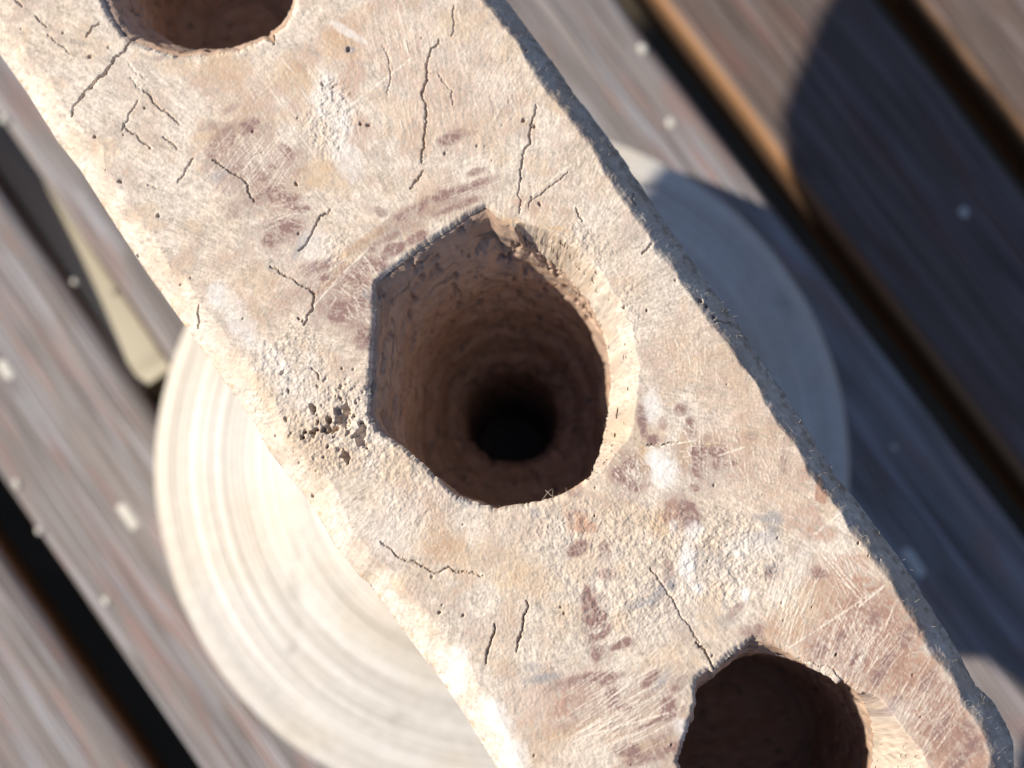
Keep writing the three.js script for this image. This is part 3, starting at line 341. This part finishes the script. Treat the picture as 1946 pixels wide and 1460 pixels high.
// worn chamfer and rims
const chamfer = (sd, side, t, a) => { // drop below the top
  const n = fbm(t * 260, a * 260, 3, 500), w = (side > 0 ? 0.0053 : 0.0046) * (0.75 + 0.6 * fbm(t * 130, 4 * side, 3, 501) - 0.2 * (n - 0.5)), u = 1 - sd / w;
  if (u <= 0) return 0;
  return (side > 0 ? 0.0062 : 0.0040) * (Math.pow(u, 1.25)) * (0.92 + 0.16 * n);
};
const fuzz = new Float32Array(FW * FH);
for (let j = 0; j < FH; j++) for (let i = 0; i < FW; i++) {
  const o = j * FW + i, t = T0 + i * CELL, a = A0 + j * CELL, sd = sdf[o];
  let h = Hf[o] - cut[o];
  if (sd < 0.009) {
    const d = chamfer(Math.max(sd, 0), a > 0 ? 1 : -1, t, a); h -= d;
    if (d > 0) { // rubbed, fibrous arris
      const f = fbm(i / 14 + j / 5, j / 3 - i / 9, 3, 520), g = fbm(i / 6, j / 6, 3, 521); h += 0.00020 * (f - 0.5) * sst(0, 0.002, d) + 0.00010 * (g - 0.5);
      const pale = sst(0.0003, 0.0025, d) * 0.34 * clamp(0.3 + 1.6 * (f - 0.3)); Cr[o] = mix(Cr[o], 0.70, pale); Cg[o] = mix(Cg[o], 0.65, pale); Cb[o] = mix(Cb[o], 0.58, pale);
      const tan = sst(0.6, 0.75, g) * sst(0.0028, 0.0038, d) * 0.6; Cr[o] = mix(Cr[o], 0.42, tan); Cg[o] = mix(Cg[o], 0.29, tan); Cb[o] = mix(Cb[o], 0.14, tan);
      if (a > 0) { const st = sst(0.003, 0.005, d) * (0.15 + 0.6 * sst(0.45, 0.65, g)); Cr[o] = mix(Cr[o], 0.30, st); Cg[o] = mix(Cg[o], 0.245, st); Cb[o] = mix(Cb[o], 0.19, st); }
    }
  }
  for (const H of holes) {
    const [hx, hz] = toXZ(t, a), dx = hx - H.x, dz = hz - H.z, r = Math.hypot(dx, dz);
    if (r < 0.034) { const e = r - H.R(Math.atan2(dz, dx)), q = Math.atan2(dz, dx), chip = H === hole0 ? Math.exp(-Math.pow((q + 1.08) / 0.26, 2)) : 0, w = 0.0010 * (0.6 + 0.9 * fbm(q * 14, H.t * 77, 2, 530)), u = clamp(1 - Math.max(0, e) / w);
      const sp = H.spread(q); if (sp > 0.0006) { const us = clamp(1 - (r - H.R0(q)) / (sp * (0.85 + 0.36 * fbm(q * 9, H.t * 50, 2, 532)))), k1 = sst(0.03, 0.3, us); h -= H.fall(q) * Math.pow(us, 1.5) + k1 * (0.0012 * (fbm(q * 10, us * 6 + q, 3, 533) - 0.5) + 0.0014 * sst(0.67, 0.75, fbm(q * 12, us * 11, 3, 534)) + 0.0012 * (fbm(i / 6, j / 6, 3, 535) - 0.5) * (0.5 + 1.2 * chip)); } else
      h -= 0.0008 * Math.pow(u, 1.8) * (0.7 + 0.6 * fbm(i / 7, j / 7, 3, 531));
    }
  }
  Hf[o] = h;
}
const samp = (F, t, a) => { const x = clamp(fx(t), 0, FW - 1.001), y = clamp(fy(a), 0, FH - 1.001), i = Math.floor(x), j = Math.floor(y), u = x - i, v = y - j, o = j * FW + i; return mix(mix(F[o], F[o + 1], u), mix(F[o + FW], F[o + FW + 1], u), v); };
const blockMap = colorTex(FW, FH, (i, j) => { const o = j * FW + i; return [Cr[o], Cg[o], Cb[o]]; });
const blockBump = grayTex(FW, FH, (i, j) => { const cr = crumb[j * FW + i]; return 0.5 + (0.30 + 0.7 * Math.min(1, cr)) * (fbm(i / 1.9, j / 1.9, 2, 600) - 0.5) + 0.12 * (vn(i / 4, j / 4, 601) - 0.5); });
for (const t of [blockMap, blockBump]) t.wrapS = t.wrapT = THREE.ClampToEdgeWrapping;
const blockMat = new THREE.MeshStandardMaterial({ map: blockMap, bumpMap: blockBump, bumpScale: 0.00026, roughness: 0.78 });
console.log('block maps');

// ---- the block: fine grid over its top, side walls and rounded underside
{
  const step = 0.00014, tg = []; { let t = T0; while (t < T1) { tg.push(t); t += t < -0.109 || t > 0.115 ? 0.0006 : step; } tg.push(T1); }
  const nt = tg.length - 1, na = Math.ceil((A1 - A0) / step), W = na + 1;
  const P = new Float32Array((nt + 1) * W * 3), U = new Float32Array((nt + 1) * W * 2), st = new Uint8Array((nt + 1) * W); // 1 keep, 2 snapped, 0 drop
  const sdAt = (t, a) => samp(sdf, t, a), jag = (t) => 0.00016 * (fbm(t * 900, 1, 3, 540) - 0.5) * 2;
  const inHole = (t, a) => { const [x, z] = toXZ(t, a); for (const H of holes) { const dx = x - H.x, dz = z - H.z, r = Math.hypot(dx, dz); if (r < 0.034) { const q = Math.atan2(dz, dx), R = H.R(q); if (r < R) return [H, q, R]; } } return null; };
  const tt = new Float32Array((nt + 1) * W), aa = new Float32Array((nt + 1) * W), out = new Uint8Array((nt + 1) * W), HO = new Array((nt + 1) * W);
  for (let i = 0; i <= nt; i++) for (let j = 0; j < W; j++) { const o = i * W + j; tt[o] = tg[i]; aa[o] = A0 + j * step; if (sdAt(tt[o], aa[o]) < jag(tt[o])) out[o] = 1; else if (HO[o] = inHole(tt[o], aa[o])) out[o] = 2; }
  for (let i = 0; i <= nt; i++) for (let j = 0; j < W; j++) {
    const o = i * W + j; let keep = !out[o];
    if (!keep) { let near = false; for (let u = -1; u <= 1 && !near; u++) for (let v = -1; v <= 1; v++) { const ii = i + u, jj = j + v; if (ii >= 0 && jj >= 0 && ii <= nt && jj < W && !out[ii * W + jj]) { near = true; break; } }
      if (near) { keep = true;
        if (out[o] === 2) { const [H, q, R] = HO[o]; const [t, a] = toTA(H.x + Math.cos(q) * R, H.z + Math.sin(q) * R); tt[o] = t; aa[o] = a; }
        else { const e = 0.0004, gt = (sdAt(tt[o] + e, aa[o]) - sdAt(tt[o] - e, aa[o])), ga = (sdAt(tt[o], aa[o] + e) - sdAt(tt[o], aa[o] - e)), g = Math.hypot(gt, ga) || 1, d = jag(tt[o]) - sdAt(tt[o], aa[o]); tt[o] += gt / g * d; aa[o] += ga / g * d; }
      } }
    st[o] = keep ? 1 : 0;
    const [x, z] = toXZ(tt[o], aa[o]); P[o * 3] = x; P[o * 3 + 1] = TOP + samp(Hf, tt[o], aa[o]); P[o * 3 + 2] = z; U[o * 2] = (tt[o] - T0) / (T1 - T0); U[o * 2 + 1] = (aa[o] - A0) / (A1 - A0);
  }
  // compact
  const map = new Int32Array((nt + 1) * W).fill(-1); let n = 0; for (let o = 0; o < map.length; o++) if (st[o]) map[o] = n++;
  const p2 = new Float32Array(n * 3), u2 = new Float32Array(n * 2); for (let o = 0; o < map.length; o++) if (st[o]) { const k = map[o]; p2[k * 3] = P[o * 3]; p2[k * 3 + 1] = P[o * 3 + 1]; p2[k * 3 + 2] = P[o * 3 + 2]; u2[k * 2] = U[o * 2]; u2[k * 2 + 1] = U[o * 2 + 1]; }
  const I = new Uint32Array(nt * na * 6); let c = 0;
  for (let i = 0; i < nt; i++) for (let j = 0; j < na; j++) {
    const a = i * W + j, b = a + 1, d = a + W, e = d + 1;
    if (st[a] && st[b] && st[d]) { I[c++] = map[a]; I[c++] = map[d]; I[c++] = map[b]; }
    if (st[b] && st[d] && st[e]) { I[c++] = map[b]; I[c++] = map[d]; I[c++] = map[e]; }
  }
  let top = geo(p2, I.slice(0, c), u2);
  // make sure faces look up
  { const nn = top.attributes.normal; let s = 0; for (let k = 0; k < 999; k++) s += nn.getY(Math.floor(k * nn.count / 999)); if (s < 0) { const ix = top.index.array; for (let k = 0; k < ix.length; k += 3) { const v = ix[k]; ix[k] = ix[k + 1]; ix[k + 1] = v; } top.computeVertexNormals(); } }
  // side and underside: rings of the outline, drawn in and down to a narrow keel
  const ring = []; for (let i = 0; i < outline.length; i++) { const A = outline[i], B = outline[(i + 1) % outline.length]; const m = Math.max(1, Math.ceil(Math.hypot(B[0] - A[0], B[1] - A[1]) / 0.002)); for (let k = 0; k < m; k++) ring.push([mix(A[0], B[0], k / m), mix(A[1], B[1], k / m)]); }
  const keel = (t) => { return t > 0 ? clamp(0.096 + (t - 0.030) * 0.45, 0.096, 0.137) : clamp(0.078 + (-t - 0.030) * 0.5, 0.078, 0.137); };
  const levels = [[0.0010, 0], [-0.0001, 0.06], [-0.0002, 0.35], [0.0002, 0.62], [0.004, 0.70], [0.011, 0.80], [0.020, 0.91], [0.029, 1], [0.036, 1.02], [0.05, 1.03]], sp = [], su = [], si = [], N = ring.length;
  levels.forEach(([inn, f], L) => ring.forEach(([t, a], k) => {
    const t2 = t * (1 - inn * 6), a2 = a - Math.sign(a) * Math.min(Math.abs(a) * 0.98, inn), [x, z] = toXZ(t2, a2);
    const y0 = TOP - mix(0.0046, 0.0070, sst(-0.01, 0.01, a)), y = f <= 0.62 ? y0 - 0.007 * (f / 0.62) : mix(y0 - 0.007, Math.min(keel(t2), y0 - 0.009), (f - 0.62) / 0.38);
    sp.push(x, y, z); su.push((t - T0) / (T1 - T0), (a - A0) / (A1 - A0));
      }));
  // the bores pass through the underside: pull its mesh back to their rims
  const hit = new Uint8Array(sp.length / 3);
  for (let k = 0; k < hit.length; k++) for (const [H, rad] of [[holes[0], 0.0225], [holes[2], 0.0215], [holes[1], 0.0185]]) { const cx = H.x + H.bore[0], cz = H.z + H.bore[1], dx = sp[k * 3] - cx, dz = sp[k * 3 + 2] - cz, r = Math.hypot(dx, dz); if (r < rad && k >= N * 3) { hit[k] = 1; sp[k * 3] = cx + dx / r * rad; sp[k * 3 + 2] = cz + dz / r * rad; } }
  const tri = (a, b, c) => { if (!(hit[a] && hit[b] && hit[c])) si.push(a, b, c); };
  for (let L = 1; L < levels.length; L++) for (let k = 0; k < N; k++) { const b = (L - 1) * N + k, b1 = (L - 1) * N + (k + 1) % N; tri(b, b1, b + N); tri(b1, b1 + N, b + N); }
  const side = geo(sp, si, su);
  const blk = mesh('block', mergeGeometries([top, side]), blockMat, holder);
  blk.userData.label = 'long cracked pale block with worn edges';
}
console.log('block');

// ---- sockets
const boreMap = colorTex(1024, 1024, (i, j) => { // once round, 0.12 m deep
  const per = (f) => { const w = sst(880, 1024, i); return w > 0 ? mix(f(i), f(i - 1024), w) : f(i); };
  const n = per((x) => fbm(x / 20, j / 9, 4, 700)), m = vn(i / 2.2, j / 1.2, 701), b = per((x) => fbm(x / 50, j / 26, 3, 702)), spot = sst(0.66, 0.74, per((x) => fbm(x / 24, j / 8, 3, 703))) * 0.8, s = 1 + 0.4 * (n - 0.5) + 0.2 * (m - 0.5);
  let c = [0.43 * s, 0.302 * s, 0.222 * s]; const w = sst(0.45, 0.7, b) * 0.6; c = [mix(c[0], 0.38 * s, w), mix(c[1], 0.235 * s, w), mix(c[2], 0.15 * s, w)];
  return [mix(c[0], 0.16, spot), mix(c[1], 0.13, spot), mix(c[2], 0.115, spot)];   // scattered dark stains
});
const boreBump = grayTex(512, 256, (i, j) => 0.5 + 0.7 * (fbm(i / 3, j / 3, 3, 710) - 0.5));
boreBump.repeat.set(3, 4);
const boreMat = new THREE.MeshStandardMaterial({ map: boreMap, bumpMap: boreBump, bumpScale: 0.00015, roughness: 0.9 });
holes.forEach((H, hi) => {
  const NT = 400, prof = H.steps, max = prof[prof.length - 1][0], rows = [];
  for (let k = 0; k <= 40; k++) rows.push(k / 40 * H.lip);
  for (let s = 1; s < prof.length; s++) { const m = Math.max(3, Math.ceil((prof[s][0] - prof[s - 1][0]) / 0.0006)); for (let k = 1; k <= m; k++) rows.push(mix(prof[s - 1][0], prof[s][0], k / m)); }
  const bx = H.x + H.bore[0], bz = H.z + H.bore[1], pos = [], uv = [], idx = [];
  rows.forEach((d, L) => {
    for (let k = 0; k <= NT; k++) {
      const q = k / NT * Math.PI * 2, R = H.R(q), rx = H.x + Math.cos(q) * R, rz = H.z + Math.sin(q) * R;
      // the bore below, seen from the rim's centre
      let s = 1; while (s < prof.length - 1 && prof[s][0] < d) s++;
      const f = d <= H.lip ? 1 : mix(prof[s - 1][1], prof[s][1], sst(0, 1, (d - prof[s - 1][0]) / (prof[s][0] - prof[s - 1][0])));
      const br = H.bore[2] * f + (hi ? 0.0012 : 0.0052) * (1 - sst(0.055, 0.066, d)) * sst(0.05, 0.8, Math.sin(q)), cx = bx + Math.cos(q) * br, cz = bz + Math.sin(q) * br;
      const m = d >= H.lip ? 1 : Math.pow(d / H.lip, 0.8);
      let x = mix(rx, cx, m), z = mix(rz, cz, m);
      const wr = sst(5.6, 6.2832, q), pn = (kq, y, o, sd) => wr > 0 ? mix(fbm(q * kq, y, o, sd), fbm((q - 6.28318531) * kq, y, o, sd), wr) : fbm(q * kq, y, o, sd);
      const deep = sst(0, 0.002, d), nn = 0.0016 * (pn(4, d * 170, 3, 720 + hi) - 0.5) + 0.0005 * (pn(2, d * 420, 2, 725 + hi) - 0.5) + 0.00022 * (pn(26, d * 700, 3, 730 + hi) - 0.5);
      const slit = pn(8, d * 520 + hi * 7, 3, 740), hole = sst(0.67, 0.73, slit) * 0.0012 + 0.0010 * sst(0.74, 0.80, pn(18, d * 300, 2, 745));
      const o = deep * (nn + hole * (f > 0.3 ? 1 : 0)) + (d < 0.0005 ? 0.00025 : 0); x += Math.cos(q) * o; z += Math.sin(q) * o;
      const [t, a] = toTA(rx, rz), y0 = Math.max(TOP - 0.019, TOP + samp(Hf, t, a));
      let y = d < 1e-6 ? y0 - 0.00012 : Math.min(y0 - 0.0002 - d * 0.3, mix(y0, TOP, deep) - d) ;
      pos.push(x, y, z); if (d > prof[prof.length - 2][0] + 1e-6 && prof[prof.length - 1][1] === 0) uv.push((x - bx) / 0.09 + 0.5, (z - bz) / 0.09 + 0.5); else uv.push(k / NT, d / 0.12);
      if (L && k) { const b = L * (NT + 1) + k, a2 = b - NT - 1; idx.push(a2 - 1, a2, b - 1, a2, b, b - 1); }
    }
  });
  // floor of the bore
  const last = pos.length / 3 - NT - 1; pos.push(bx, TOP - max, bz); uv.push(0.5, 0.5); for (let k = 0; k < NT; k++) idx.push(last + k, last + k + 1, pos.length / 3 - 1);
  mesh('socket', geo(pos, idx, uv), boreMat, holder);
});

// ---- stem and turned base
const woodMap = colorTex(1024, 1024, (i, j) => { // seen from above: rings round the middle
  const x = (i - 511.5) / 512, y = (j - 511.5) / 512, r = Math.hypot(x, y), q = Math.atan2(y, x), rw = r + 0.012 * (fbm(x * 3 + 9, y * 3, 2, 800) - 0.5);
  const a = fbm(rw * 230, x * 3 + 7, 2, 801), b = fbm(rw * 60, y * 2 + 7, 2, 802), g = fbm(x * 60, y * 60, 2, 803), s0 = clamp((0.5 * a + 0.3 * b + 0.2 * g - 0.3) / 0.4);
  const warm = sst(0.45, 0.7, fbm(x * 4, y * 4, 3, 804)) * 0.5;
  let c = [mix(0.44, 0.63, s0), mix(0.405, 0.595, s0), mix(0.36, 0.545, s0)]; c = [c[0], c[1] * (1 - 0.08 * warm), c[2] * (1 - 0.2 * warm)];
  const d = sst(0.70, 0.80, fbm(x * 9, y * 9, 4, 805)) * 0.35; return [mix(c[0], 0.2, d), mix(c[1], 0.17, d), mix(c[2], 0.14, d)];
});
const woodBump = grayTex(1024, 1024, (i, j) => { const x = (i - 511.5) / 512, y = (j - 511.5) / 512, r = Math.hypot(x, y), q = Math.atan2(y, x); return 0.5 + 0.6 * (fbm(r * 120 + 0.5 * fbm(x * 3, y * 3, 2, 810), x * 3 + 5, 2, 811) - 0.5); });
for (const t of [woodMap, woodBump]) t.wrapS = t.wrapT = THREE.ClampToEdgeWrapping;
const woodMat = new THREE.MeshStandardMaterial({ map: woodMap, bumpMap: woodBump, bumpScale: 0.0012, roughness: 0.55 });
{
  const BR = 0.0968, prof = [[0.0005, 0.001], [BR - 0.005, 0.001], [BR - 0.0008, 0.003], [BR, 0.010], [BR - 0.0004, 0.0205], [BR - 0.002, 0.0248], [BR - 0.005, 0.0262], [BR - 0.012, 0.0270], [BR - 0.013, 0.0276], [BR - 0.03, 0.0296], [BR - 0.031, 0.0302], [0.05, 0.0335], [0.04, 0.037], [0.034, 0.043]].map(([r, y]) => new THREE.Vector2(r, y));
  const fine = []; for (let i = 0; i + 1 < prof.length; i++) for (let k = 0; k < 6; k++) fine.push(prof[i].clone().lerp(prof[i + 1], k / 6)); fine.push(prof[prof.length - 1]);
  const g = new THREE.LatheGeometry(fine, 180), p = g.attributes.position, u = g.attributes.uv;
  for (let k = 0; k < p.count; k++) { const x = p.getX(k), z = p.getZ(k), q = Math.atan2(z, x), w = 1 + 0.004 * (fbm(Math.cos(q) * 3 + 5, Math.sin(q) * 3 + 5, 3, 820) - 0.5) * 2; p.setX(k, x * w); p.setZ(k, z * w); u.setXY(k, 0.5 + x / 0.202, 0.5 + z / 0.202); }
  g.computeVertexNormals();
  mesh('base', g, woodMat, holder);
  const s = new THREE.LatheGeometry([[0.036, 0.039], [0.031, 0.046], [0.027, 0.055], [0.026, 0.066], [0.029, 0.076], [0.030, 0.084], [0.034, 0.093], [0.037, 0.106]].map(([r, y]) => new THREE.Vector2(r, y)), 72), su = s.attributes.uv, spos = s.attributes.position;
  for (let k = 0; k < su.count; k++) su.setXY(k, 0.5 + spos.getX(k) / 0.202, 0.5 + spos.getZ(k) / 0.202);
  mesh('stem', s, woodMat, holder);
}
// ---- loose fibres along the broken rim and the rubbed arrises
{
  const hairs = [], m = new THREE.MeshStandardMaterial({ color: new THREE.Color(0.62, 0.52, 0.40), roughness: 0.8 });
  const hair = (p, dir, len, r) => { const c = [p]; let d = dir.clone().normalize(); for (let k = 0; k < 4; k++) { d.add(V3(rr(-.5, .5), rr(-.35, .25), rr(-.5, .5))).normalize(); c.push(c[c.length - 1].clone().addScaledVector(d, len / 4)); } hairs.push(new THREE.TubeGeometry(new THREE.CatmullRomCurve3(c), 6, r, 3, false)); };
  for (let k = 0; k < 260; k++) {
    const i = Math.floor(rnd() * outline.length), A = outline[i], B = outline[(i + 1) % outline.length], f = rnd(); let t = mix(A[0], B[0], f), a = mix(A[1], B[1], f); a -= Math.sign(a) * rr(0.0, 0.0055);
    const [x, z] = toXZ(t, a), [ox, oz] = toXZ(rr(-0.4, 0.4), Math.sign(a)); hair(V3(x, TOP + samp(Hf, t, a), z), V3(ox, 0.5, oz), rr(0.0004, 0.0013), rr(0.000015, 0.00003));
  }
  const H = holes[0];
  for (const [px, py, dx, dy, l] of [[1030, 950, 1.4, -1, .003], [1062, 942, -1.6, -.4, .003], [1050, 946, .3, -1, .0016]]) { const [t, a] = pxTA(px, py); const p = at(px, py, TOP); hair(V3(p.x, TOP + samp(Hf, t, a), p.z), V3(dx, 0.2, dy), l, 0.00004); }
  for (let k = 0; k < 22; k++) { const q = rr(0, 6.28), R = H.R(q) + 0.0003, [t, a] = toTA(H.x + Math.cos(q) * R, H.z + Math.sin(q) * R); hair(V3(H.x + Math.cos(q) * R, TOP + samp(Hf, t, a), H.z + Math.sin(q) * R), V3(-Math.cos(q), 0.3, -Math.sin(q)), rr(.0004, .0011), 0.00002); }
  const o = mesh('fibres', mergeGeometries(hairs), m, holder); o.userData.kind = 'stuff';
}
console.log('done');
renderer.render(scene, camera);
